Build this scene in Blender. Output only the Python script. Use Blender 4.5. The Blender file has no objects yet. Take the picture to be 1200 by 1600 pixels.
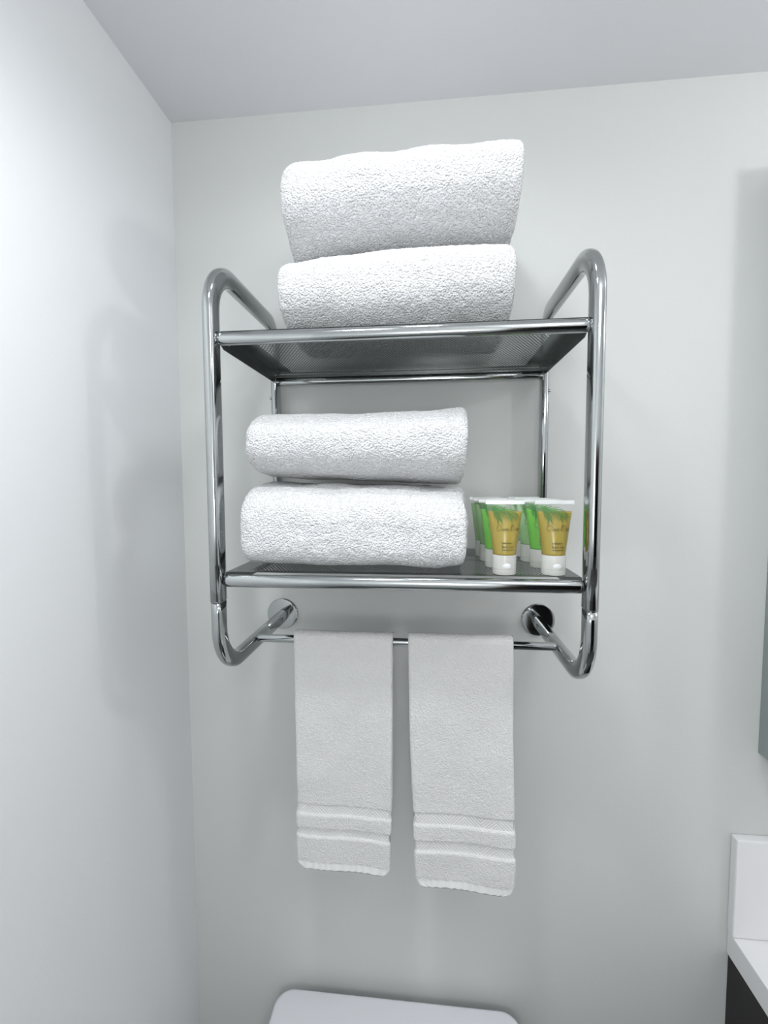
import bpy, bmesh, math, random
import numpy as np
from mathutils import Vector, Matrix

# ---------------------------------------------------------------- camera, lights, exposure
S = bpy.context.scene
COL = S.collection
LIFT = 0.46                      # everything is laid out from the rack; the floor is at -LIFT and is lifted to 0 at the end

cam = bpy.data.cameras.new('camera')
cam_o = bpy.data.objects.new('camera', cam); COL.objects.link(cam_o)
cam.sensor_fit = 'HORIZONTAL'; cam.sensor_width = 36.0
cam.lens = 710.0 / 1200.0 * 36.0
cam.clip_start = 0.02; cam.clip_end = 30
R_ = Vector((0.99515729, 0.09820006, -0.00432538)); U_ = Vector((-0.00197635, 0.06398446, 0.99794894)); F_ = Vector((-0.09827541, 0.99310762, -0.06386868))
m = Matrix((R_, U_, -F_)).transposed().to_4x4(); m.translation = Vector((0.3512, -1.055, 1.4861))
cam_o.matrix_world = m
S.camera = cam_o

S.view_settings.view_transform = 'Standard'
S.view_settings.look = 'None'
S.view_settings.exposure = 0.0
S.view_settings.gamma = 1.0
S.view_settings.use_curve_mapping = False

W = bpy.data.worlds.new('room_ambient'); S.world = W; W.use_nodes = True
W.node_tree.nodes['Background'].inputs[0].default_value = (0.9, 0.95, 1.0, 1)
W.node_tree.nodes['Background'].inputs[1].default_value = 0.05

def lamp(name, kind, loc, energy, color, size, target=None, **kw):
    l = bpy.data.lights.new(name, kind); l.energy = energy; l.color = color
    if kind == 'AREA':
        l.shape = kw.get('shape', 'DISK'); l.size = size
        if l.shape == 'RECTANGLE': l.size_y = kw['size_y']
    else:
        l.shadow_soft_size = size
    if kind == 'SPOT':
        l.spot_size = kw['cone']; l.spot_blend = kw['blend']
    o = bpy.data.objects.new(name, l); COL.objects.link(o); o.location = loc
    if target is not None:
        o.rotation_euler = (Vector(target) - Vector(loc)).to_track_quat('-Z', 'Y').to_euler()
    return o

# recessed ceiling downlight in front of the rack, vanity light to the right, second downlight behind
lamp('ceiling_downlight', 'SPOT', (0.33, -0.48, 2.29), 5.6, (0.93, 0.97, 1.0), 0.045, (0.33, -0.48, 0), cone=math.radians(168), blend=0.55)
lamp('ceiling_downlight', 'SPOT', (0.15, -0.85, 2.29), 18.5, (0.95, 0.98, 1.0), 0.06, (0.15, -0.85, 0), cone=math.radians(150), blend=0.9)
lamp('vanity_lamp', 'POINT', (1.62, -0.66, 2.06), 8.8, (1.0, 0.985, 0.985), 0.05)
lamp('room_fill_light', 'POINT', (0.8, -1.40, 2.15), 8.0, (0.97, 0.985, 1.0), 0.14)  # unseen soft fill added behind the camera, stands for no fixture
lamp('low_fill_light', 'POINT', (0.40, -1.85, 1.42), 10.5, (1.0, 0.985, 0.97), 0.14)  # added low fill from behind, brightens the wall under the lower shelf

# ---------------------------------------------------------------- materials
def new_mat(name):
    mt = bpy.data.materials.new(name); mt.use_nodes = True
    nt = mt.node_tree; b = nt.nodes['Principled BSDF']
    return mt, nt, b
def setc(b, **k):
    for n, v in k.items():
        n = n.replace('_', ' ') if n != 'Specular_IOR_Level' else 'Specular IOR Level'
        b.inputs[n].default_value = (v + (1,)) if isinstance(v, tuple) and b.inputs[n].type == 'RGBA' else v
def bump(nt, b, scale, strength, dist, detail=3, kind='noise', coords='Object'):
    tc = nt.nodes.new('ShaderNodeTexCoord')
    if kind == 'noise':
        t = nt.nodes.new('ShaderNodeTexNoise'); t.inputs['Scale'].default_value = scale; t.inputs['Detail'].default_value = detail
        out = t.outputs['Fac']
    else:
        t = nt.nodes.new('ShaderNodeTexVoronoi'); t.inputs['Scale'].default_value = scale; out = t.outputs['Distance']
    nt.links.new(tc.outputs[coords], t.inputs['Vector'])
    bp = nt.nodes.new('ShaderNodeBump'); bp.inputs['Strength'].default_value = strength; bp.inputs['Distance'].default_value = dist
    nt.links.new(out, bp.inputs['Height']); nt.links.new(bp.outputs[0], b.inputs['Normal'])
    return bp
def plain(name, color, rough=0.5, metal=0.0, **k):
    mt, nt, b = new_mat(name); setc(b, Base_Color=color, Roughness=rough, Metallic=metal, **k)
    return mt

def wall_mat(name, color, rough=0.62):
    mt, nt, b = new_mat(name); setc(b, Base_Color=color, Roughness=rough)
    setc(b, Specular_IOR_Level=0.25)
    bump(nt, b, 160, 0.10, 0.002, 4)
    return mt
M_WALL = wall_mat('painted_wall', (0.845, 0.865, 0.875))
M_WALLB = wall_mat('back_wall_shaded', (0.700, 0.716, 0.703))  # same paint as the other walls, with its dimmer light put into the colour
M_CEIL = wall_mat('painted_ceiling', (0.83, 0.835, 0.86))

M_CHROME, nt, b = new_mat('polished_steel')
setc(b, Base_Color=(0.45, 0.47, 0.47), Metallic=1.0, Roughness=0.10)
M_SHEET, nt, b = new_mat('satin_steel_sheet')
setc(b, Base_Color=(0.17, 0.185, 0.182), Metallic=1.0, Roughness=0.26)
bump(nt, b, 900, 0.06, 0.0005, 2)
M_DARKJOINT = plain('seam_steel', (0.30, 0.30, 0.30), 0.3, 1.0)

def terry(name, color, scale=340, strength=1.0, dist=0.0032):
    mt, nt, b = new_mat(name); setc(b, Base_Color=color, Roughness=0.95, Sheen_Weight=0.25, Sheen_Roughness=0.5, Specular_IOR_Level=0.1)
    tc = nt.nodes.new('ShaderNodeTexCoord')
    v = nt.nodes.new('ShaderNodeTexVoronoi'); v.inputs['Scale'].default_value = scale; v.feature = 'SMOOTH_F1'; v.inputs['Smoothness'].default_value = 0.35
    n = nt.nodes.new('ShaderNodeTexNoise'); n.inputs['Scale'].default_value = scale * 0.8; n.inputs['Detail'].default_value = 3
    nt.links.new(tc.outputs['Object'], v.inputs['Vector']); nt.links.new(tc.outputs['Object'], n.inputs['Vector'])
    ad = nt.nodes.new('ShaderNodeMath'); ad.operation = 'SUBTRACT'
    nt.links.new(n.outputs['Fac'], ad.inputs[0]); nt.links.new(v.outputs['Distance'], ad.inputs[1])
    bp = nt.nodes.new('ShaderNodeBump'); bp.inputs['Strength'].default_value = strength; bp.inputs['Distance'].default_value = dist
    nt.links.new(ad.outputs[0], bp.inputs['Height']); nt.links.new(bp.outputs[0], b.inputs['Normal'])
    return mt
M_TERRY = terry('white_terry', (0.84, 0.845, 0.855))
M_TERRY2 = terry('white_hand_towel_terry', (0.775, 0.775, 0.765), 420, 0.8, 0.0016)
# flat woven border: herringbone twill lines
M_DOBBY, nt, b = new_mat('woven_border')
setc(b, Base_Color=(0.775, 0.775, 0.765), Roughness=0.8, Sheen_Weight=0.15)
tc = nt.nodes.new('ShaderNodeTexCoord'); wv = nt.nodes.new('ShaderNodeTexWave'); wv.wave_type = 'BANDS'; wv.bands_direction = 'DIAGONAL'
wv.inputs['Scale'].default_value = 95; wv.inputs['Distortion'].default_value = 0.4
sx = nt.nodes.new('ShaderNodeSeparateXYZ'); cx = nt.nodes.new('ShaderNodeCombineXYZ')
pp = nt.nodes.new('ShaderNodeMath'); pp.operation = 'PINGPONG'; pp.inputs[1].default_value = 0.03
nt.links.new(tc.outputs['Object'], sx.inputs[0]); nt.links.new(sx.outputs['X'], pp.inputs[0])
nt.links.new(pp.outputs[0], cx.inputs[0]); nt.links.new(sx.outputs['Z'], cx.inputs[2]); nt.links.new(cx.outputs[0], wv.inputs['Vector'])
bp = nt.nodes.new('ShaderNodeBump'); bp.inputs['Strength'].default_value = 0.6; bp.inputs['Distance'].default_value = 0.001
nt.links.new(wv.outputs['Fac'], bp.inputs['Height']); nt.links.new(bp.outputs[0], b.inputs['Normal'])
M_HEM = plain('cotton_hem', (0.90, 0.90, 0.89), 0.85, Sheen_Weight=0.2)

def plastic(name, color, alpha):
    mt, nt, b = new_mat(name); setc(b, Base_Color=color, Roughness=0.22, Alpha=alpha)
    return mt
M_TUBE = plastic('clear_soft_plastic', (0.88, 0.92, 0.90), 0.07)
M_CRIMP = plastic('frosted_plastic', (0.90, 0.93, 0.93), 0.75)
M_CAP = plastic('translucent_cap_plastic', (0.92, 0.92, 0.88), 0.5)
def gel(name, color, em=0):
    mt, nt, b = new_mat(name); setc(b, Base_Color=color, Roughness=0.25, Coat_Weight=0.2)
    tr = nt.nodes.new('ShaderNodeBsdfTransparent'); tr.inputs[0].default_value = color + (1,)
    mx = nt.nodes.new('ShaderNodeMixShader'); mx.inputs[0].default_value = 0.25
    out = nt.nodes['Material Output']
    nt.links.new(b.outputs[0], mx.inputs[1]); nt.links.new(tr.outputs[0], mx.inputs[2]); nt.links.new(mx.outputs[0], out.inputs[0])
    return mt
M_GOLD = gel('gold_gel', (0.47, 0.35, 0.006))
M_GREEN = gel('green_gel', (0.22, 0.72, 0.07))
M_PALE = gel('pale_green_lotion', (0.50, 0.78, 0.40))
M_FROND = plain('palm_print_green', (0.045, 0.20, 0.035), 0.5)
M_FROND2 = plain('palm_print_light_green', (0.055, 0.19, 0.03), 0.5)
M_INK = plain('olive_ink', (0.055, 0.055, 0.01), 0.5)

M_CERAMIC = plain('white_ceramic', (0.78, 0.79, 0.83), 0.18)
M_STONE, nt, b = new_mat('white_engineered_stone')
setc(b, Base_Color=(0.86, 0.86, 0.87), Roughness=0.25)
M_DARKWOOD, nt, b = new_mat('espresso_wood')
setc(b, Base_Color=(0.012, 0.010, 0.010), Roughness=0.55)
M_CABINET = plain('grey_mirror_cabinet', (0.30, 0.34, 0.34), 0.4)
M_MIRROR = plain('mirror_glass', (0.9, 0.92, 0.92), 0.02, 1.0)
M_DARK = plain('dark_corridor', (0.05, 0.05, 0.05), 0.8)
M_DOORFRAME = plain('brown_door_frame', (0.10, 0.055, 0.04), 0.4)
# floor tiles
M_FLOOR, nt, b = new_mat('grey_floor_tile')
tc = nt.nodes.new('ShaderNodeTexCoord'); br = nt.nodes.new('ShaderNodeTexBrick'); br.offset = 0.5
br.inputs['Color1'].default_value = (0.13, 0.13, 0.125, 1); br.inputs['Color2'].default_value = (0.12, 0.12, 0.12, 1); br.inputs['Mortar'].default_value = (0.3, 0.3, 0.3, 1)
br.inputs['Scale'].default_value = 1.0; br.inputs['Mortar Size'].default_value = 0.004; br.inputs['Brick Width'].default_value = 0.6; br.inputs['Row Height'].default_value = 0.3
nt.links.new(tc.outputs['Object'], br.inputs['Vector']); nt.links.new(br.outputs['Color'], b.inputs['Base Color']); b.inputs['Roughness'].default_value = 0.35

# ---------------------------------------------------------------- helpers
def mesh_obj(name, verts, faces, mat, parent=None, smooth=True, mats=None, fmi=None):
    me = bpy.data.meshes.new(name)
    me.from_pydata([tuple(v) for v in verts], [], faces)
    for mm in (mats or [mat]): me.materials.append(mm)
    if fmi is not None: me.polygons.foreach_set('material_index', fmi)
    me.polygons.foreach_set('use_smooth', [smooth] * len(me.polygons))
    me.update()
    o = bpy.data.objects.new(name, me); COL.objects.link(o)
    if parent: o.parent = parent
    return o
def bm_obj(name, bm, mat, parent=None, smooth=False, recalc=True):
    if recalc: bmesh.ops.recalc_face_normals(bm, faces=bm.faces)
    me = bpy.data.meshes.new(name); bm.to_mesh(me); bm.free(); me.materials.append(mat)
    if smooth: me.polygons.foreach_set('use_smooth', [True] * len(me.polygons))
    o = bpy.data.objects.new(name, me); COL.objects.link(o)
    if parent: o.parent = parent
    return o
def box_bm(x0, x1, y0, y1, z0, z1, bev=0, seg=2, bm=None):
    b2 = bmesh.new()
    bmesh.ops.create_cube(b2, size=1)
    for v in b2.verts: v.co = Vector(((x0+x1)/2 + v.co.x*(x1-x0), (y0+y1)/2 + v.co.y*(y1-y0), (z0+z1)/2 + v.co.z*(z1-z0)))
    if bev: bmesh.ops.bevel(b2, geom=b2.edges[:], offset=bev, segments=seg, affect='EDGES', profile=0.5)
    if bm is None: return b2
    me = bpy.data.meshes.new('tmp'); b2.to_mesh(me); b2.free(); bm.from_mesh(me); bpy.data.meshes.remove(me)
    return bm
def box(name, dims, mat, parent=None, bev=0, seg=2, smooth=False):
    return bm_obj(name, box_bm(*dims, bev=bev, seg=seg), mat, parent, smooth)
def empty(name, loc=(0, 0, 0)):
    o = bpy.data.objects.new(name, None); o.empty_display_size = 0.05; COL.objects.link(o); o.location = loc
    return o
def tag(o, label, cat, group=None):
    o['label'] = label; o['category'] = cat
    if group: o['group'] = group
    return o
def struct(o):
    o['kind'] = 'structure'; return o

def sweep(path, right, a, bb, seg=20, power=2.4, cap=True, scales=None):
    """tube along path; cross-section half-size a in (tangent x right), bb along right"""
    P = [Vector(p) for p in path]; n = len(P); verts = []; faces = []
    right = Vector(right).normalized()
    for i, p in enumerate(P):
        t = (P[min(i+1, n-1)] - P[max(i-1, 0)]).normalized()
        nn = t.cross(right).normalized()
        s = scales[i] if scales else 1
        for k in range(seg):
            th = 2*math.pi*k/seg; c, sn = math.cos(th), math.sin(th)
            cc = math.copysign(abs(c)**(2/power), c); ss = math.copysign(abs(sn)**(2/power), sn)
            verts.append(p + nn*(a*cc*s) + right*(bb*ss*s))
    for i in range(n-1):
        for k in range(seg):
            k2 = (k+1) % seg
            faces.append((i*seg+k, i*seg+k2, (i+1)*seg+k2, (i+1)*seg+k))
    if cap:
        faces.append(tuple(reversed(range(seg)))); faces.append(tuple((n-1)*seg+k for k in range(seg)))
    return verts, faces
def tube(name, path, right, a, bb, mat, parent=None, **k):
    v, f = sweep(path, right, a, bb, **k)
    o = mesh_obj(name, v, f, mat, parent)
    bm = bmesh.new(); bm.from_mesh(o.data); bmesh.ops.recalc_face_normals(bm, faces=bm.faces); bm.to_mesh(o.data); bm.free()
    return o
def lathe_bm(profile, axis_loc, axis='Y', seg=48):
    """profile list of (r, h)"""
    bm = bmesh.new(); rings = []
    for r, h in profile:
        ring = []
        for k in range(seg):
            th = 2*math.pi*k/seg; c, s = r*math.cos(th), r*math.sin(th)
            co = {'Y': (c, h, s), 'Z': (c, s, h), 'X': (h, c, s)}[axis]
            ring.append(bm.verts.new(Vector(co) + Vector(axis_loc)))
        rings.append(ring)
    for i in range(len(rings)-1):
        for k in range(seg):
            bm.faces.new((rings[i][k], rings[i][(k+1) % seg], rings[i+1][(k+1) % seg], rings[i+1][k]))
    bm.faces.new(rings[0]); bm.faces.new(rings[-1])
    return bm
def arc(cy, cz, r, a0, a1, n, x):
    return [(x, cy + r*math.cos(math.radians(a0+(a1-a0)*i/n)), cz + r*math.sin(math.radians(a0+(a1-a0)*i/n))) for i in range(n+1)]

# lattice value noise (vectorised)
def _hash(ix, iy, iz, seed):
    h = (ix.astype(np.int64)*374761393 + iy.astype(np.int64)*668265263 + iz.astype(np.int64)*2147483647 + seed*974634777) & 0xffffffff
    h = ((h ^ (h >> 13)) * 1274126177) & 0xffffffff
    h = (h ^ (h >> 16)) & 0xffffffff
    return h / 4294967295.0
def vnoise(P, scale, seed=0):
    Q = P*scale; I = np.floor(Q); Fr = Q - I; Fr = Fr*Fr*(3-2*Fr); I = I.astype(np.int64)
    r = 0
    for dx in (0, 1):
        for dy in (0, 1):
            for dz in (0, 1):
                w = (Fr[:, 0] if dx else 1-Fr[:, 0])*(Fr[:, 1] if dy else 1-Fr[:, 1])*(Fr[:, 2] if dz else 1-Fr[:, 2])
                r = r + w*_hash(I[:, 0]+dx, I[:, 1]+dy, I[:, 2]+dz, seed)
    return r*2 - 1

def grid_mesh(name, G, mat, parent=None, wrap=False, mats=None, rowmat=None):
    """G: array (n, m, 3); wrap closes the m direction"""
    n, m_, _ = G.shape
    V = G.reshape(-1, 3); mm = m_ if wrap else m_-1
    i = np.repeat(np.arange(n-1), mm); k = np.tile(np.arange(mm), n-1); k2 = (k+1) % m_
    F = np.stack([i*m_+k, i*m_+k2, (i+1)*m_+k2, (i+1)*m_+k], 1)
    me = bpy.data.meshes.new(name)
    me.vertices.add(len(V)); me.vertices.foreach_set('co', V.astype(np.float32).ravel())
    me.loops.add(F.size); me.loops.foreach_set('vertex_index', F.astype(np.int32).ravel())
    me.polygons.add(len(F)); me.polygons.foreach_set('loop_start', np.arange(0, F.size, 4, dtype=np.int32))
    try: me.polygons.foreach_set('loop_total', np.full(len(F), 4, dtype=np.int32))
    except Exception: pass
    for q in (mats or [mat]): me.materials.append(q)
    me.polygons.foreach_set('use_smooth', np.ones(len(F), dtype=bool))
    if rowmat is not None: me.polygons.foreach_set('material_index', np.asarray(rowmat, dtype=np.int32)[k if len(rowmat) == mm else i])
    me.update(calc_edges=True); me.validate()
    o = bpy.data.objects.new(name, me); COL.objects.link(o)
    if parent: o.parent = parent
    return o

# ---------------------------------------------------------------- room shell
XL, XR, YB, YF, ZF, ZC = -0.2455, 2.15, 0.0, -2.05, -LIFT, 2.3207
T = 0.1
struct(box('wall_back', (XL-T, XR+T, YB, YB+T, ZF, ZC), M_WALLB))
struct(box('wall_left', (XL-T, XL, YF, YB, ZF, ZC), M_WALL))
struct(box('wall_right', (XR, XR+T, YF, YB, ZF, ZC), M_WALL))
struct(box('ceiling', (XL-T, XR+T, YF-T, YB+T, ZC, ZC+T), M_CEIL))
struct(box('floor', (XL-T, XR+T, YF-1.6, YB+T, ZF-T, ZF), M_FLOOR))
bm = box_bm(XL-T, 0.78, YF-T, YF, ZF, ZC); box_bm(1.62, XR+T, YF-T, YF, ZF, ZC, bm=bm); box_bm(0.78, 1.62, YF-T, YF, ZF+2.1, ZC, bm=bm)
struct(bm_obj('wall_front', bm, M_WALL))
bm = box_bm(0.74, 0.80, YF-T-0.01, YF+0.015, ZF, ZF+2.14); box_bm(1.60, 1.66, YF-T-0.01, YF+0.015, ZF, ZF+2.14, bm=bm); box_bm(0.80, 1.60, YF-T-0.01, YF+0.015, ZF+2.08, ZF+2.14, bm=bm)
struct(bm_obj('trim_1', bm, M_DOORFRAME))
# dark corridor beyond the open doorway
bm = box_bm(0.3, 0.35, YF-1.6, YF-T-0.011, ZF, ZC); box_bm(2.1, 2.15, YF-1.6, YF-T-0.011, ZF, ZC, bm=bm); box_bm(0.3, 2.15, YF-1.65, YF-1.6, ZF, ZC, bm=bm); box_bm(0.3, 2.15, YF-1.65, YF-T-0.011, ZC, ZC+0.05, bm=bm)
struct(bm_obj('wall_corridor', bm, M_DARK))

# ---------------------------------------------------------------- steel rack
rack = tag(empty('towel_rack', (0.30, -0.02, 1.17)), 'polished steel wall rack with two perforated shelves and a towel bar', 'towel rack')
ROFF = Vector(rack.location)
def to_rack(o):
    o.parent = rack; o.matrix_parent_inverse = Matrix.Translation(-ROFF)
    return o
RW = 0.600; YFR = -0.331; YRE = -0.023
ZA, ZBT = 1.841, 1.167
def side_frame(x):
    upper = [(x, YRE, 1.318), (x, YRE, 1.55), (x, YRE, 1.795)]
    upper += arc(-0.068, 1.796, 0.045, 0, 90, 10, x)
    upper += [(x, -0.16, ZA)]
    upper += arc(-0.256, ZA-0.077, 0.077, 90, 180, 16, x)
    upper += [(x, YFR-0.002, 1.60), (x, YFR-0.002, 1.40), (x, YFR-0.002, 1.291)]
    # the wall-side leg is slimmer than the front leg
    def taper(p):
        t = min(max((-p[1]-0.025)/0.05, 0), 1); t = t*t*(3-2*t)
        return 0.84 + 0.16*t
    fr = to_rack(tube('side_frame', upper, (1, 0, 0), 0.0168, 0.0105, M_CHROME, seg=36, power=2.9, scales=[taper(p) for p in upper]))
    lower = [(x, YFR-0.002, 1.2885), (x, YFR-0.002, 1.27)]
    lower += arc(-0.256, ZBT+0.077, 0.077, 180, 270, 16, x)
    lower += [(x, -0.15, ZBT), (x, -0.004, ZBT)]
    lo = to_rack(tube('support_arm', lower, (1, 0, 0), 0.0150, 0.0102, M_CHROME, seg=36, power=2.9))
    # seam collar
    to_rack(tube('seam_ring', [(x, YFR-0.002, 1.2915), (x, YFR-0.002, 1.2885)], (1, 0, 0), 0.0146, 0.0098, M_DARKJOINT, seg=36, power=2.9))
    fl = to_rack(bm_obj('wall_flange', lathe_bm([(0.0, -0.008), (0.030, -0.008), (0.0355, -0.0072), (0.037, -0.0055), (0.037, 0.0)], (x, 0, 1.172), 'Y', 64), M_CHROME, smooth=False))
    for p in fl.data.polygons: p.use_smooth = True
    md = fl.modifiers.new('e', 'EDGE_SPLIT'); md.split_angle = math.radians(25)
    inx = 1 if x < 0.3 else -1
    bm = lathe_bm([(0.0001, 0.0022), (0.002, 0.002), (0.0030, 0.0008), (0.0032, 0.0)], (0, 0, 0), 'X', 16)
    for v in bm.verts: v.co = Vector((x + inx*(0.0098 + v.co.x), -0.03 + v.co.y, 1.167 + v.co.z))
    to_rack(bm_obj('screw', bm, M_CHROME, smooth=True))
    return fr
side_frame(0.0); side_frame(RW)
# screws on the wall-side legs and on the outer face of the right leg
for x, y, z, dx in ((0.0, YRE-0.009, 1.680, -1), (RW, YRE-0.009, 1.683, 1), (RW, YFR, 1.328, 1)):
    bm = lathe_bm([(0.0001, 0.0030), (0.002, 0.0028), (0.0034, 0.0012), (0.0036, -0.002)], (0, 0, 0), 'X', 16)
    o = (0.0086 if abs(y) < 0.1 else 0.0100)
    for v in bm.verts: v.co = Vector((x + dx*(o + v.co.x), y + v.co.y, z + v.co.z))
    to_rack(bm_obj('screw', bm, M_CHROME, smooth=True))
for x in (0.0, RW):
    bm = lathe_bm([(0.0036, 0.0), (0.0034, -0.0012), (0.002, -0.0028), (0.0001, -0.003)], (x + (0.0002 if x < .3 else -0.0002), YRE-0.0085, 1.655), 'Y', 16)
    to_rack(bm_obj('screw', bm, M_CHROME, smooth=True))

def rail(name, y, z, hz, hy, x0, x1):
    xs = [x0, x0+0.003, x0+0.0035, x0+0.005, x0+0.009, x0+0.014]
    sc = [0.62, 0.62, 0.80, 0.92, 0.99, 1.0]
    path = [(q, y, z) for q in xs]; n = 14
    path += [(x0+0.014+(x1-x0-0.028)*i/n, y, z) for i in range(1, n)]
    sc += [1.0]*(n-1)
    path += [(x1-(q-x0), y, z) for q in reversed(xs)]; sc += list(reversed([0.62, 0.62, 0.80, 0.92, 0.99, 1.0]))
    return to_rack(tube(name, path, (0, 1, 0), hz, hy, M_CHROME, seg=28, power=2.1, scales=sc))
rail('shelf_rail', YFR+0.001, 1.7205, 0.0105, 0.0085, 0.0065, RW-0.0065)
rail('shelf_rail', YRE-0.009, 1.7165, 0.0085, 0.0060, 0.0045, RW-0.0045)
rail('shelf_rail', YFR+0.001, 1.3235, 0.0108, 0.0085, 0.0065, RW-0.0065)
rail('shelf_rail', YRE-0.009, 1.3195, 0.0085, 0.0060, 0.0045, RW-0.0045)

def perforated(zt, parent):
    x0, x1, y0, y1 = 0.011, RW-0.011, YFR+0.006, YRE-0.004
    mx, my = 0.033, 0.017
    p, q, r = 0.0062, 0.0054, 0.0021
    th = 0.0003
    hx0, hx1, hy0, hy1 = x0+mx, x1-mx, y0+my, y1-my
    nc = int((hx1-hx0)/p); p = (hx1-hx0)/nc; nr = int((hy1-hy0)/q); q = (hy1-hy0)/nr
    V = []; Fc = []
    def quad(a, b_, c, d):
        for z, fl in ((zt, 0), (zt-th, 1)):
            i = len(V); V.extend([(a, c, z), (b_, c, z), (b_, d, z), (a, d, z)])
            Fc.append((i, i+1, i+2, i+3) if not fl else (i+3, i+2, i+1, i))
    quad(x0, hx0, y0, y1); quad(hx1, x1, y0, y1); quad(hx0, hx1, y0, hy0); quad(hx0, hx1, hy1, y1)
    oc = [(math.cos(math.radians(22.5+45*k))*r, math.sin(math.radians(22.5+45*k))*r) for k in range(8)]
    for j in range(nr):
        ya, yb = hy0+j*q, hy0+(j+1)*q; off = (j % 2)*0.5*p
        if j % 2: quad(hx0, hx0+off, ya, yb); quad(hx1-(p-off), hx1, ya, yb)
        for i in range(nc - (j % 2)):
            xa = hx0+i*p+off; xb = xa+p; cx_, cy_ = (xa+xb)/2, (ya+yb)/2
            bs = []
            for z in (zt, zt-th):
                s = len(V); bs.append(s)
                V.extend([(xb, yb, z), (xa, yb, z), (xa, ya, z), (xb, ya, z)])
                V.extend([(cx_+a, cy_+b_, z) for a, b_ in oc])
            for n_, s in enumerate(bs):
                fs = [(s+0, s+1, s+4+2, s+4+1), (s+1, s+2, s+4+4, s+4+3), (s+2, s+3, s+4+6, s+4+5), (s+3, s+0, s+4+0, s+4+7),
                      (s+0, s+5, s+4), (s+1, s+7, s+6), (s+2, s+9, s+8), (s+3, s+11, s+10)]
                Fc.extend(fs if n_ == 0 else [tuple(reversed(f)) for f in fs])
            for k in range(8):
                k2 = (k+1) % 8
                Fc.append((bs[0]+4+k, bs[0]+4+k2, bs[1]+4+k2, bs[1]+4+k))
    # rims turned down at front and back
    def blk(xa, xb, ya, yb, za, zb):
        i = len(V)
        V.extend([(xa, ya, za), (xb, ya, za), (xb, yb, za), (xa, yb, za), (xa, ya, zb), (xb, ya, zb), (xb, yb, zb), (xa, yb, zb)])
        Fc.extend([(i+3, i+2, i+1, i), (i+4, i+5, i+6, i+7), (i, i+1, i+5, i+4), (i+1, i+2, i+6, i+5), (i+2, i+3, i+7, i+6), (i+3, i, i+4, i+7)])
    blk(x0, x1, y1-0.001, y1+0.0, zt-0.014, zt-0.0011)
    sh = to_rack(mesh_obj('perforated_shelf', V, Fc, M_SHEET, smooth=False))
    # side flanges with slots: front hole single, two stacked at the rear
    for xf in (x0, x1):
        V, Fc = [], []
        ys = [y0-0.002, y0+0.030, y0+0.0335, y1-0.034, y1-0.0305, y1+0.001]
        zb = zt-0.027
        zs = [zb, zb+0.006, zb+0.011, zb+0.016, zb+0.020, zt-0.0005]
        holes = {(1, 2), (3, 1), (3, 3)}
        s = 1 if xf < 0.3 else -1
        for a in range(5):
            for c in range(5):
                if (a, c) in holes:
                    continue
                blk(min(xf, xf+s*0.0012), max(xf, xf+s*0.0012), ys[a], ys[a+1], zs[c], zs[c+1])
        # slanting front corner: pull the lowest front verts back
        V = [list(v) for v in V]
        for v in V:
            if v[1] < y0+0.001 and v[2] < zb+0.001: v[1] += 0.012
        to_rack(mesh_obj('side_flange', V, Fc, M_SHEET, smooth=False))
    return sh
perforated(1.7345, rack)
perforated(1.3375, rack)

# towel bar between the two support arms
bar_y, bar_z = -0.194, 1.1785
xs = [0.008, 0.012, 0.0125, 0.016, 0.3, 0.584, 0.5875, 0.588, 0.592]
to_rack(tube('towel_bar', [(q, bar_y, bar_z) for q in xs], (0, 1, 0), 0.0078, 0.0078, M_CHROME, seg=28, power=2.0, scales=[0.6, 0.6, 0.9, 1, 1, 1, 0.9, 0.6, 0.6]))

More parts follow.
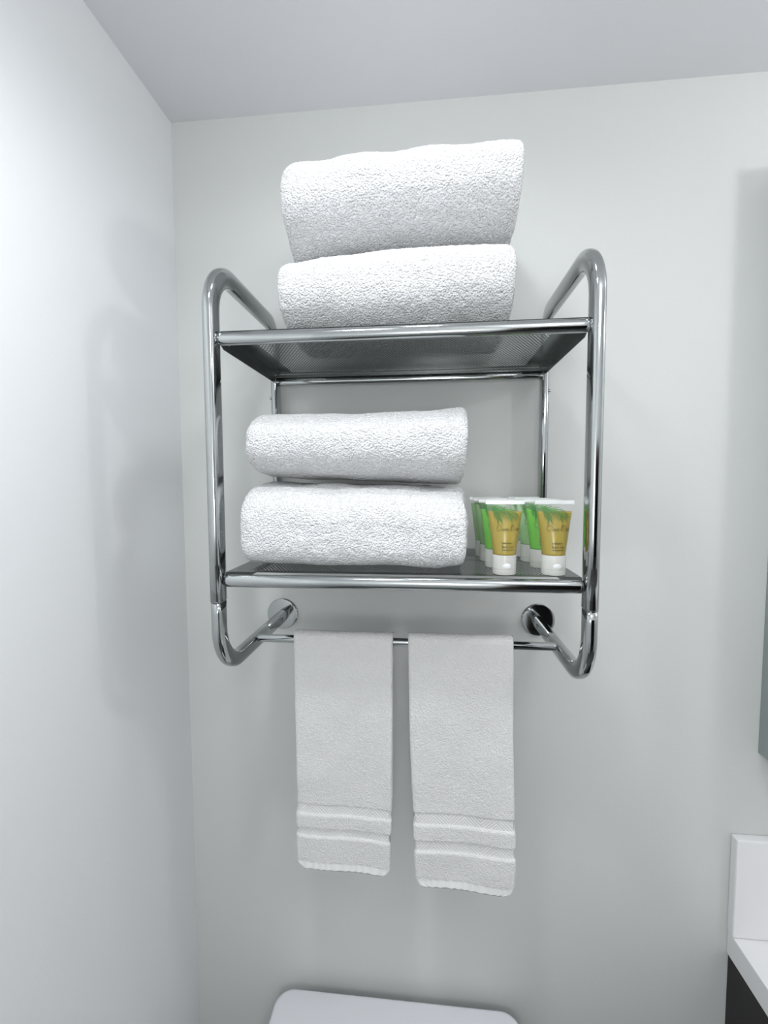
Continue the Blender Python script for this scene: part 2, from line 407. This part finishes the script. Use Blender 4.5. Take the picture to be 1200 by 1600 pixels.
# ---------------------------------------------------------------- folded towels on the shelves
def towel_stack(name, label, group, x0, x1, yb, yf, zb, zt, seed, tilt=0.0, btilt=None, n_front=2.2, wob=0.004, skew=0.0, endl=0.018, endr=0.014, sagt=None, yaw=0.0, lean=0.0, flat=0.0):
    nx, nt_ = int((x1-x0)/0.0019), 400
    # rows: left cap rings, body, right cap rings
    capn = 26
    rows = []
    for k in range(capn):
        f = k/capn; rows.append((0.0 + 0.006*(1-f)**0.6*0 + 0.004*math.sin(f*22)*0.5*(f > .1), f*0.86))
    L = x1-x0
    for i in range(nx+1):
        u = i/nx*L
        if u < endl: s = 0.86 + 0.14*math.sqrt(1-(1-u/endl)**2)
        elif L-u < endr: s = 0.88 + 0.12*math.sqrt(1-(1-(L-u)/endr)**2)
        else: s = 1
        rows.append((u, s))
    for k in range(capn):
        f = 1-(k+1)/capn; rows.append((L - 0.004*math.sin(f*22)*0.5*(f > .1), f*0.88))
    U = np.array([r[0] for r in rows]); Sc = np.array([r[1] for r in rows])
    th = np.linspace(0, 2*np.pi, nt_, endpoint=False)
    c, s = np.cos(th), np.sin(th)
    n = np.where(c < 0, np.where(s < 0, n_front+flat, n_front), 3.2)
    yy = np.sign(c)*np.abs(c)**(2/n); zz = np.sign(s)*np.abs(s)**(2/np.where(c < 0, np.where(s < 0, n_front*1.08+flat, n_front*1.08), 3.4))
    # fuller lower half of the front fold
    yc, zc, hy, hz = (yb+yf)/2, (zb+zt)/2, (yb-yf)/2, (zt-zb)/2
    Y = yc + hy*yy[None, :]*(1-(1-Sc[:, None])*0.55)
    Zrel = zz[None, :]*Sc[:, None]
    u = U[:, None]/L
    top = hz + wob*np.sin(u*5.1+seed) + wob*0.6*np.sin(u*11+seed*2.3)
    if sagt is not None: top = top + np.interp(U/L, *sagt)[:, None]
    btilt = tilt if btilt is None else btilt
    bsh = np.interp(U/L, *btilt)[:, None] if isinstance(btilt, tuple) else btilt*(u-0.5)
    Z = zc + np.where(Zrel > 0, Zrel*top, Zrel*hz) + bsh + (tilt*(u-0.5)-bsh)*(0.5+0.5*Zrel)
    # bottom of the towel follows what carries it (no sag under zb unless tilted)
    X = x0 + U[:, None] + skew*(Z-zc) + 0*Y
    # front surface: soft waves
    G = np.stack([X+0*Z, Y+0*Z, Z], 2)
    P = G.reshape(-1, 3)
    # normals (approx, outward from the section)
    N = np.stack([np.zeros_like(Z), np.sign(c)[None, :]*np.abs(c)[None, :]**(2-2/2.4)+0*Z, np.sign(s)[None, :]*np.abs(s)[None, :]**(2-2/2.4)+0*Z], 2)
    capw = np.zeros(len(rows)); capw[:capn] = -1; capw[-capn:] = 1
    N[:, :, 0] = np.where(capw != 0, capw*1.2, 0)[:, None]
    N[:capn, :, 1:] *= 0.15; N[-capn:, :, 1:] *= 0.15
    e = np.zeros(len(rows)); 
    dl = U/endl; e = np.where((dl < 1) & (capw == 0), -(1-dl), 0); dr = (L-U)/endr; e = np.where((dr < 1) & (capw == 0), (1-dr), e)
    N[:, :, 0] += e[:, None]
    N = N.reshape(-1, 3); N /= np.linalg.norm(N, axis=1)[:, None]+1e-9
    d = 0.0034*vnoise(P, 17, seed) + 0.0010*vnoise(P, 52, seed+1) + 0.0006*vnoise(P, 150, seed+5)
    # terry loops: blobs a little wider than tall, in loose rows
    Q = P*np.array([0.8, 1.0, 1.15])
    lp = vnoise(Q, 400, seed+2)
    d += 0.0005*vnoise(P, 520, seed+2)
    P = P + N*d[:, None]
    if yaw or lean:
        cxm, cym = (x0+x1)/2, (yb+yf)/2
        X_, Y_ = P[:, 0]-cxm, P[:, 1]-cym
        P[:, 0], P[:, 1] = cxm + X_*math.cos(yaw)-Y_*math.sin(yaw), cym + X_*math.sin(yaw)+Y_*math.cos(yaw)
        P[:, 1] += lean*(P[:, 2]-zc)
    lo = P[:, 2].min()
    base = Vector(((x0+x1)/2, (yb+yf)/2, zb))
    P = P - np.array(base)
    o = grid_mesh(name, P.reshape(G.shape), M_TERRY, wrap=True)
    # close the ends
    me = o.data; bm = bmesh.new(); bm.from_mesh(me); bmesh.ops.remove_doubles(bm, verts=bm.verts[:nt_] + bm.verts[-nt_:] if False else [v for v in bm.verts if v.index < nt_ or v.index >= len(bm.verts)-nt_], dist=0.0012)
    bmesh.ops.recalc_face_normals(bm, faces=bm.faces); bm.to_mesh(me); bm.free()
    o.location = base
    return tag(o, label, 'towel', group)

CREASE_LOW = ([0, .15, .5, .9, 1], [0.004, 0.006, 0.000, -0.009, -0.011])
CREASE_TOP = ([0, .15, .5, .8, 1], [-0.013, -0.006, 0.003, 0.006, 0.004])
towel_stack('folded_towel', 'folded white terry bath towel lying directly on the lower shelf', None, 0.035, 0.411, -0.060, -0.329, 1.3420, 1.484, 11, flat=2.0, tilt=-0.012, btilt=0.0, n_front=2.35, wob=0.001)
towel_stack('folded_towel', 'folded white terry bath towel topmost of the pair on the lower shelf', None, 0.043, 0.413, -0.062, -0.316, 1.491, 1.617, 23, tilt=0.002, btilt=-0.014, n_front=2.25, wob=0.001, sagt=([0, .2, .45, .75, 1], [0, 0.001, -0.005, 0.0, 0.001]), skew=0.02)
towel_stack('folded_towel', 'folded white terry bath towel lying directly on the upper shelf', None, 0.103, 0.486, -0.060, -0.318, 1.7400, 1.882, 37, tilt=0.0, btilt=0.0, n_front=2.3, wob=0.001, sagt=CREASE_TOP)
towel_stack('folded_towel', 'folded white terry bath towel at the very top of the rack', None, 0.114, 0.496, -0.060, -0.318, 1.889, 2.040, 51, tilt=0.0, btilt=CREASE_TOP, n_front=2.2, wob=0.0005, skew=0.06, sagt=([0, .12, .4, .62, .9, 1], [-0.004, 0.000, 0.002, 0.008, 0.010, 0.007]))

# ---------------------------------------------------------------- hand towels over the bar
def hand_towel(label, edgeL, edgeR, zbot, zback, bands, seed):
    """edgeL / edgeR: (z list, x list) left and right outlines; bands: z values of the woven stripes"""
    thk = 0.0065
    def profile():
        # closed loop section in (y, z), from the front hem up over the bar and down the back, then back inside
        pts = []
        yf = bar_y - 0.0085 - thk; yb_ = bar_y + 0.0085 + thk
        ro = 0.0085 + thk; zt = bar_z + 0.004
        for z in np.arange(zbot, zt, 0.0022): pts.append((yf, z, 0))
        for a in np.linspace(180, 0, 22): pts.append((bar_y+ro*math.cos(math.radians(a)), zt+ro*math.sin(math.radians(a))*0.95, 1))
        for z in np.arange(zt, zback, -0.004): pts.append((yb_, z, 2))
        pts.append((yb_-thk*0.3, zback-0.003, 2)); pts.append((yb_-thk*0.9, zback, 2))
        ri = 0.0083
        for z in np.arange(zback+0.004, zt, 0.012): pts.append((bar_y+ri, z, 3))
        for a in np.linspace(0, 180, 10): pts.append((bar_y+ri*math.cos(math.radians(a)), zt+ri*math.sin(math.radians(a)), 3))
        for z in np.arange(zt-0.01, zbot, -0.012): pts.append((bar_y-ri, z, 3))
        pts.append((bar_y-ri-thk*0.3, zbot-0.0015, 4)); pts.append((yf+thk*0.3, zbot-0.0035, 4)); 
        return np.array(pts)
    pr = profile()
    nx = 110
    ts = np.linspace(0, 1, nx)
    # rounded side folds: outline in plan
    xl = np.interp(pr[:, 1], *edgeL); xr = np.interp(pr[:, 1], *edgeR)
    front = pr[:, 2] == 0
    def dobby(z):
        w = 0*z
        for a, b_ in bands: w = np.maximum(w, np.clip(np.minimum((z-a), (b_-z))/0.002, 0, 1))
        return w
    z = pr[:, 1]
    db = dobby(z)*(pr[:, 2] < 1.5)
    hem = np.clip((zbot+0.016-z)/0.002, 0, 1)*(pr[:, 2] == 0)
    # rows puff out at the sides between the bands
    puff = (0.0020*(1-db)*(z < max(b_ for a, b_ in bands)))*(pr[:, 2] == 0)
    G = np.zeros((len(pr), nx, 3))
    hw = (xr-xl)/2; cxm = (xr+xl)/2
    # round the bottom corners
    dz = np.clip((zbot+0.020-z)/0.020, 0, 1); corner = 0.013*(1-np.sqrt(np.clip(1-dz**2, 0, 1)))*(pr[:, 2] != 1)*(1 - 0.0)
    corner = np.where((pr[:, 2] == 0) | (pr[:, 2] == 4), corner, np.where(z < zbot+0.02, corner, 0))
    innerc = (pr[:, 2] >= 3)*0.002
    hh = hw - corner - innerc + puff*0.8 - db*(pr[:, 2] == 0)*0.0015
    s = 2*ts-1
    edge = np.clip((np.abs(s)*hw.max() - (hw.max()-0.006))/0.006, 0, 1)   # last 6 mm
    rnd = (1-np.sqrt(np.clip(1-edge**2, 0, 1)))
    X = cxm[:, None] + hh[:, None]*s[None, :]
    outer = (pr[:, 2] <= 2)
    ysgn = np.where(pr[:, 0] < bar_y, 1, -1)
    Y = pr[:, 0][:, None] + np.where(outer, 1, 0)[:, None]*ysgn[:, None]*rnd[None, :]*thk*0.75
    # hem slants a little with x
    sl = np.interp(z, [zbot, bar_z], [1, 0])*(pr[:, 2] != 2)
    Z = z[:, None] - 0.006*ts[None, :]*sl[:, None]
    sag = 0.003*np.cos(s*2.4)
    Z = Z - (sag[None, :]-0.003)*-1*0.0
    G[:, :, 0] = X; G[:, :, 1] = Y; G[:, :, 2] = Z
    P = G.reshape(-1, 3)
    fr = np.repeat((pr[:, 2] <= 1).astype(float), nx); DB = np.repeat(db, nx); HM = np.repeat(hem, nx)
    d = (0.0006*vnoise(P*np.array([1.2, 1, .8]), 430, seed)+0.0002*vnoise(P*np.array([1.4, 1, .4]), 200, seed+2))*(1-0.85*DB)*(1-0.85*HM) + 0.0018*vnoise(P, 22, seed+1)
    d += -0.0030*DB + 0.0014*np.repeat(puff/0.002, nx)
    # stitched hem: vertical puckers
    xx = P[:, 0]
    d += HM*(0.0010*np.sin(xx*420+np.sin(xx*90)*1.5)-0.0010)
    # soft vertical drape
    d += 0.0022*np.sin(xx*38+seed)*np.clip((bar_z-P[:, 2])/0.2, 0, 1)
    sg = np.repeat(np.where(pr[:, 0] < bar_y, -1, 1), nx)
    ok = np.repeat(np.isin(pr[:, 2], (0, 2, 4)).astype(float), nx)
    P[:, 1] += sg*d*ok*np.clip((bar_z-P[:, 2])/0.03, 0, 1)
    top = np.repeat((pr[:, 2] == 1).astype(float), nx)
    P[:, 2] += top*d*0.7
    G = P.reshape(G.shape)
    G = np.concatenate([G, G[:1]], 0)
    rowm = np.where(hem > .5, 2, np.where(db > .5, 1, 0))
    base = Vector((float(cxm[0]), bar_y, bar_z))
    Gb = G - np.array(base)
    o = empty('hand_towel', base)
    # body, woven borders and hem as separate parts: cut by rows
    kinds = np.where((hem > .5), 2, np.where((db > .5) & (pr[:, 2] == 0), 1, 0))
    segs = []; st = 0
    for i in range(1, len(kinds)+1):
        if i == len(kinds) or kinds[i] != kinds[st]:
            segs.append((st, i, kinds[st])); st = i
    # the loop starts at the hem; the front runs first, the rest of the loop is one piece of body
    for a, b_, k in segs:
        part = Gb[a:b_+1]
        nm = {0: 'terry_panel', 1: 'woven_border', 2: 'hem'}[k]
        mt = {0: M_TERRY2, 1: M_DOBBY, 2: M_HEM}[k]
        g = grid_mesh(nm, part, mt, parent=o)
        if k == 0 and b_-a > 200:
            # side walls of the big panel
            pass
    # side closing strips so that the towel has solid edges
    for side in (0, -1):
        loop = Gb[:-1, side, :]
        outr = np.where(pr[:, 2] <= 2)[0]; inn = np.where(pr[:, 2] >= 3)[0][::-1]
        V = [tuple(p) for p in loop[outr]] + [tuple(p) for p in loop[inn]]
        no, ni = len(outr), len(inn)
        Fc = []
        j = 0
        for i in range(no-1):
            # target inner index by arclength share
            tj = int(round((i+1)/(no-1)*(ni-1)))
            # match by height instead of share
            if j < tj:
                for jj in range(j, tj): Fc.append((i, no+jj+1, no+jj))
                j = tj
            Fc.append((i, i+1, no+j))
        mesh_obj('folded_edge', V, Fc, M_TERRY2, o)
    return tag(o, label, 'hand towel')
hand_towel('white hand towel hanging left on the bar, shorter of the two',
           ([0.69, 0.80, 0.88, 1.0, 1.2], [0.090, 0.089, 0.090, 0.089, 0.088]),
           ([0.69, 0.78, 0.88, 1.0, 1.2], [0.274, 0.276, 0.281, 0.282, 0.283]), 0.717, 0.80, [(0.829, 0.852), (0.783, 0.803)], 3)
hand_towel('white hand towel hanging right on the bar, longer of the two',
           ([0.67, 0.74, 0.83, 0.90, 1.0, 1.2], [0.330, 0.326, 0.323, 0.319, 0.315, 0.312]),
           ([0.67, 0.75, 0.86, 1.0, 1.2], [0.513, 0.517, 0.515, 0.511, 0.509]), 0.697, 0.76, [(0.822, 0.848), (0.768, 0.793)], 8)

# ---------------------------------------------------------------- toiletry tubes
TH = 0.119; CAPH = 0.032
def sec(v):     # v 0..1 over the tube body above the cap -> half width, half depth
    a = 0.0190 + (0.0300-0.0190)*v**1.05
    bb = 0.0170*math.sqrt(max(1-v**1.55, 0)) + 0.0007
    return a, bb
def body_grid(v0, v1, inset=0.0, n=26, seg=44):
    V, Fc = [], []
    for i in range(n+1):
        v = v0+(v1-v0)*i/n; a, bb = sec(v); a = max(a-inset, .0004); bb = max(bb-inset, .0003)
        z = CAPH + v*(TH-CAPH)
        for k in range(seg):
            th = 2*math.pi*k/seg; V.append((a*math.cos(th), bb*math.sin(th), z))
    for i in range(n):
        for k in range(seg):
            k2 = (k+1) % seg; Fc.append((i*seg+k, i*seg+k2, (i+1)*seg+k2, (i+1)*seg+k))
    Fc.append(tuple(reversed(range(seg)))); Fc.append(tuple(n*seg+k for k in range(seg)))
    return V, Fc
def wrap(s, z, lift=0.0004):
    """arc position s (metres from the front centre line) and height z -> point on the front of the tube"""
    v = min(max((z-CAPH)/(TH-CAPH), 0), 1); a, bb = sec(v)
    ph = s/a; ph = max(min(ph, 1.9), -1.9)
    return ((a+lift)*math.sin(ph), -(bb+lift)*math.cos(ph), z)
def text_mesh(txt, size, shear, s0, z0, parts, big=None, weight=0.0):
    cu = bpy.data.curves.new('t', 'FONT'); cu.body = txt; cu.size = size; cu.shear = shear; cu.resolution_u = 3; cu.offset = weight
    if big:
        for ch_i in big: 
            pass
    ob = bpy.data.objects.new('t', cu); COL.objects.link(ob)
    bpy.context.view_layer.update()
    me = bpy.data.meshes.new_from_object(ob.evaluated_get(bpy.context.evaluated_depsgraph_get()))
    V = [wrap(s0+v.co.x, z0+v.co.y) for v in me.vertices]; Fc = [tuple(p.vertices) for p in me.polygons]
    wdt = max([v.co.x for v in me.vertices])
    off = len(parts[0]); parts[0].extend(V); parts[1].extend([tuple(i+off for i in f) for f in Fc])
    bpy.data.objects.remove(ob); bpy.data.curves.remove(cu); bpy.data.meshes.remove(me)
    return wdt
def stroke(pts, w, parts, lift=0.0004):
    """thin ribbon through (s, z) points"""
    V, Fc = [], []; n = len(pts)
    for i, (s, z) in enumerate(pts):
        a = pts[max(i-1, 0)]; c = pts[min(i+1, n-1)]
        dx, dz = c[0]-a[0], c[1]-a[1]; l = math.hypot(dx, dz)+1e-9
        ww = w(i/(n-1)) if callable(w) else w
        V.append(wrap(s-dz/l*ww, z+dx/l*ww, lift)); V.append(wrap(s+dz/l*ww, z-dx/l*ww, lift))
    off = len(parts[0]); parts[0].extend(V)
    for i in range(n-1): Fc.append((off+2*i, off+2*i+1, off+2*i+3, off+2*i+2))
    parts[1].extend(Fc)
def lettering():
    P = ([], [])
    zl = CAPH+0.0395
    x = -0.0135
    # big swash capital O
    O = [(x+0.0036+0.0040*math.cos(t)+0.0012*math.sin(t), zl+0.0040+0.0044*math.sin(t)) for t in np.linspace(0.9, 0.9+2*math.pi+0.5, 30)]
    stroke(O, 0.00026, P)
    w = text_mesh('asis', 0.0072, 0.45, x+0.0078, zl, P)
    B0 = x+0.0078+w+0.0022
    stroke([(B0, zl), (B0+0.0016, zl+0.004), (B0+0.0034, zl+0.0085)], 0.0004, P)
    Bp = [(B0+0.0006, zl+0.0066), (B0+0.0030, zl+0.0092), (B0+0.0062, zl+0.0088), (B0+0.0066, zl+0.0066), (B0+0.0030, zl+0.0046), (B0+0.0058, zl+0.0038), (B0+0.0056, zl+0.0012), (B0+0.0026, zl-0.0004), (B0+0.0002, zl+0.0010)]
    stroke(Bp, 0.00028, P)
    text_mesh('lue', 0.0078, 0.45, B0+0.0072, zl, P)
    text_mesh('Refreshing', 0.0038, 0.0, -0.0055, CAPH+0.0185, P, weight=0.00008)
    text_mesh('Bath Gel', 0.0054, 0.0, -0.0058, CAPH+0.0120, P, weight=0.0)
    text_mesh('With Aloe Vera', 0.0030, 0.0, -0.0058, CAPH+0.0078, P, weight=0.00008)
    return P
def fronds(dark):
    rnd = random.Random(4); P = ([], [])
    stems = [((-0.026, 0.074), (0.004, 0.079), (0.020, 0.062)), ((-0.026, 0.079), (-0.012, 0.072), (-0.009, 0.056)), ((-0.024, 0.070), (0.000, 0.073), (0.012, 0.059))]
    for A, Bc, C in stems:
        def q(t): return ((1-t)**2*A[0]+2*t*(1-t)*Bc[0]+t*t*C[0], (1-t)**2*A[1]+2*t*(1-t)*Bc[1]+t*t*C[1])
        stroke([(q(t)[0], CAPH+q(t)[1]) for t in np.linspace(0, 1, 12)], 0.0003, P, 0.00035)
        for i in range(15):
            t = 0.08+0.9*i/14; p0 = q(t); p1 = q(min(t+0.02, 1.02)); ang = math.atan2(p1[1]-p0[1], p1[0]-p0[0])
            for sg in (-1, 1):
                ln = (0.0135-0.006*t)*rnd.uniform(0.8, 1.15)
                a2 = ang + sg*rnd.uniform(0.55, 0.8)
                pts = []
                for k in range(5):
                    f = k/4; pts.append((p0[0]+ln*f*math.cos(a2), CAPH+min(p0[1]+ln*f*math.sin(a2)-0.004*f*f, 0.0805)))
                stroke(pts, lambda f: 0.00034*math.sin(math.pi*min(0.15+f*0.85, 0.985)), P, 0.00035)
    return P
_bv, _bf = body_grid(0, 0.955)
_let = lettering()
_fr = fronds(True)
def cap_mesh():
    prof = [(0.0001, 0.0), (0.0160, 0.0), (0.0180, 0.0006), (0.0186, 0.0025), (0.0188, 0.0085), (0.0182, 0.0088), (0.0182, 0.0094), (0.0189, 0.0097), (0.0192, 0.0305), (0.0188, CAPH), (0.0001, CAPH)]
    return lathe_bm(prof, (0, 0, 0), 'Z', 48)
def make_tube(kind):
    root = empty('toiletry_tube')
    mesh_obj('tube_body', _bv, _bf, M_TUBE, root)
    gv, gf = body_grid(0.0, 0.80 if kind != 'pale' else 0.86, 0.0010)
    mesh_obj('gel_filling', gv, gf, {'gold': M_GOLD, 'green': M_GREEN, 'pale': M_PALE}[kind], root)
    # crimped seal: a flat strip with fine ridges
    bm = box_bm(-0.0305, 0.0305, -0.0010, 0.0010, TH-0.0062, TH, bev=0.0004)
    bm_obj('crimped_seal', bm, M_CRIMP, root)
    c = bm_obj('flip_cap', cap_mesh(), M_CAP, root, smooth=True)
    md = c.modifiers.new('e', 'EDGE_SPLIT'); md.split_angle = math.radians(40)
    # thumb notch on the cap front
    bm = bmesh.new()
    bmesh.ops.create_uvsphere(bm, u_segments=20, v_segments=10, radius=1)
    for v in bm.verts: v.co = Vector((v.co.x*0.0068+0.002, -0.0178+v.co.y*0.0022, 0.0150+v.co.z*0.0050))
    bm_obj('thumb_notch', bm, M_CRIMP, c, smooth=True)
    mesh_obj('palm_print', _fr[0], _fr[1], M_FROND2 if kind == 'gold' else M_FROND, root, smooth=False)
    mesh_obj('lettering', _let[0], _let[1], M_INK, root, smooth=False)
    return root
def copy_tree(o, parent=None):
    c = o.copy(); COL.objects.link(c)
    if parent: c.parent = parent
    for ch in [q for q in COL.objects if q.parent == o]: copy_tree(ch, c)
    return c
protos = {}
SH = 1.3379
spots = [('gold', 0.4735, -0.306, 'clear tube of golden bath gel at the front beside the folded towels', 4),
         ('gold', 0.5515, -0.304, 'clear tube of golden bath gel at the front by the right upright', 3),
         ('green', 0.4690, -0.243, 'green gel tube right behind the golden tube nearer the towels', 6),
         ('green', 0.5470, -0.240, 'bright green gel tube right behind the golden tube by the right upright', 3),
         ('pale', 0.4670, -0.181, 'pale green tube third from the front in the row beside the towels', 5),
         ('pale', 0.5430, -0.178, 'pale green tube third from the front in the row near the right upright', 2),
         ('pale', 0.4640, -0.122, 'rearmost pale green tube in the row beside the towels', 3),
         ('pale', 0.5400, -0.120, 'rearmost pale green tube in the row near the right upright', 0)]
for kind, x, y, lab, rz in spots:
    if kind not in protos: protos[kind] = o = make_tube(kind)
    else: o = copy_tree(protos[kind])
    o.location = (x, y, SH); o.rotation_euler = (0, 0, math.radians(-rz))
    tag(o, lab, 'toiletry tube', 'toiletry tubes on the lower shelf')

# ---------------------------------------------------------------- vanity, splash, mirror cabinet
van = tag(empty('vanity_cabinet', (1.5, -0.25, ZF)), 'dark espresso wood vanity base under the white countertop', 'vanity')
def par(o, root):
    o.parent = root; o.matrix_parent_inverse = Matrix.Translation(-Vector(root.location)); return o
CT = 0.458
par(box('body', (1.040, 2.13, -0.545, -0.001, ZF+0.08, CT-0.0565), M_DARKWOOD, bev=0.001), van)
par(box('plinth', (1.06, 2.12, -0.50, -0.001, ZF+0.0005, ZF+0.0795), M_DARKWOOD), van)
for xa, xb in ((1.05, 1.58), (1.59, 2.12)):
    d_ = par(box('door', (xa, xb, -0.563, -0.546, ZF+0.10, CT-0.065), M_DARKWOOD, bev=0.002), van)
    hx = xb-0.04 if xa < 1.3 else xa+0.04
    h = box('handle', (hx-0.005, hx+0.005, -0.585, -0.5635, CT-0.25, CT-0.12), M_CHROME, bev=0.002); h.parent = d_; h.matrix_parent_inverse = Matrix.Translation(-Vector(van.location)); h.matrix_parent_inverse = d_.matrix_world.inverted() if False else Matrix()
ct = tag(box('countertop', (1.0365, 2.145, -0.575, -0.0005, CT-0.056, CT), M_STONE, bev=0.0015), 'white stone countertop at the lower right over dark cabinet', 'countertop')
tag(box('backsplash', (1.0345, 2.145, -0.0225, -0.0005, CT+0.0005, 0.690), M_STONE, bev=0.003, seg=3), 'white stone backsplash standing on the countertop against the wall', 'backsplash')
mc = tag(empty('mirror_cabinet', (1.5, -0.05, 0.88)), 'grey mirror cabinet on the wall at the right edge', 'mirror cabinet')
par(box('body', (1.083, 1.95, -0.085, -0.0005, 0.882, 2.12), M_CABINET, bev=0.001), mc)
par(box('mirror_door', (1.083, 1.95, -0.100, -0.0855, 0.882, 2.12), M_MIRROR, bev=0.002), mc)

# ---------------------------------------------------------------- toilet below the rack
toi = tag(empty('toilet', (0.275, -0.25, ZF)), 'white ceramic toilet with round-cornered tank lid below the hanging towels', 'toilet')
def rounded_slab(x0, x1, y0, y1, z0, z1, r, bev, name, mat, seg=14, crown=0.0):
    bm = bmesh.new(); pts = []
    for cx_, cy_, a in ((x1-r, y1-r, 0), (x0+r, y1-r, 90), (x0+r, y0+r, 180), (x1-r, y0+r, 270)):
        for k in range(seg+1):
            t = math.radians(a+90*k/seg); pts.append((cx_+r*math.cos(t), cy_+r*math.sin(t)))
    prof = [(0.0, z0)] if not bev else [(bev*0.6, z0), (0, z0+bev*0.6)]
    for k in range(7):
        t = math.radians(90*k/6); prof.append((bev*(1-math.cos(t)), z1-bev+bev*math.sin(t)))
    mx_, my_ = (x0+x1)/2, (y0+y1)/2; hx_, hy_ = (x1-x0)/2, (y1-y0)/2
    prof += [(bev+0.02, z1+crown*0.5), (bev+0.05, z1+crown)]
    rings = []
    for d, z in prof:
        rings.append([bm.verts.new((mx_+(p[0]-mx_)*(hx_-d)/hx_, my_+(p[1]-my_)*(hy_-d)/hy_, z)) for p in pts])
    n = len(pts)
    for i in range(len(rings)-1):
        for k in range(n): bm.faces.new((rings[i][k], rings[i][(k+1) % n], rings[i+1][(k+1) % n], rings[i+1][k]))
    bm.faces.new(list(reversed(rings[0]))); bm.faces.new(rings[-1])
    return bm_obj(name, bm, mat, smooth=True)
par(rounded_slab(-0.020, 0.567, -0.245, -0.026, 0.192, 0.232, 0.042, 0.010, 'tank_lid', M_CERAMIC, crown=0.0015), toi)
par(rounded_slab(0.0, 0.547, -0.230, -0.030, -0.12, 0.1915, 0.05, 0.004, 'tank', M_CERAMIC), toi)
b0 = bm_obj('flush_button', lathe_bm([(0.0001, 0.008), (0.018, 0.008), (0.022, 0.006), (0.022, 0.0)], (0.2735, -0.15, 0.2337), 'Z', 32), M_CHROME, smooth=True); par(b0, toi)
# bowl: ellipses stacked from the foot to the rim
bm = bmesh.new(); rings = []
for z, a, bb, cy_ in ((ZF+0.0005, .12, .24, -.42), (ZF+.06, .11, .22, -.42), (ZF+.18, .12, .23, -.43), (ZF+.30, .17, .27, -.47), (ZF+.37, .195, .285, -.49), (ZF+.395, .19, .28, -.49), (ZF+.395, .14, .21, -.49), (ZF+.30, .10, .15, -.49), (ZF+.20, .05, .07, -.47)):
    rings.append([bm.verts.new((0.2735+a*math.cos(2*math.pi*k/40), cy_+bb*math.sin(2*math.pi*k/40), z)) for k in range(40)])
for i in range(len(rings)-1):
    for k in range(40): bm.faces.new((rings[i][k], rings[i][(k+1) % 40], rings[i+1][(k+1) % 40], rings[i+1][k]))
bm.faces.new(rings[0]); bm.faces.new(rings[-1])
par(bm_obj('bowl', bm, M_CERAMIC, smooth=True), toi)
par(rounded_slab(0.075, 0.472, -0.78, -0.255, ZF+0.396, ZF+0.425, 0.17, 0.010, 'seat_lid', M_CERAMIC), toi)

# ---------------------------------------------------------------- lift everything so that the floor is at 0
for o in list(COL.objects):
    if o.parent is None: o.location.z += LIFT
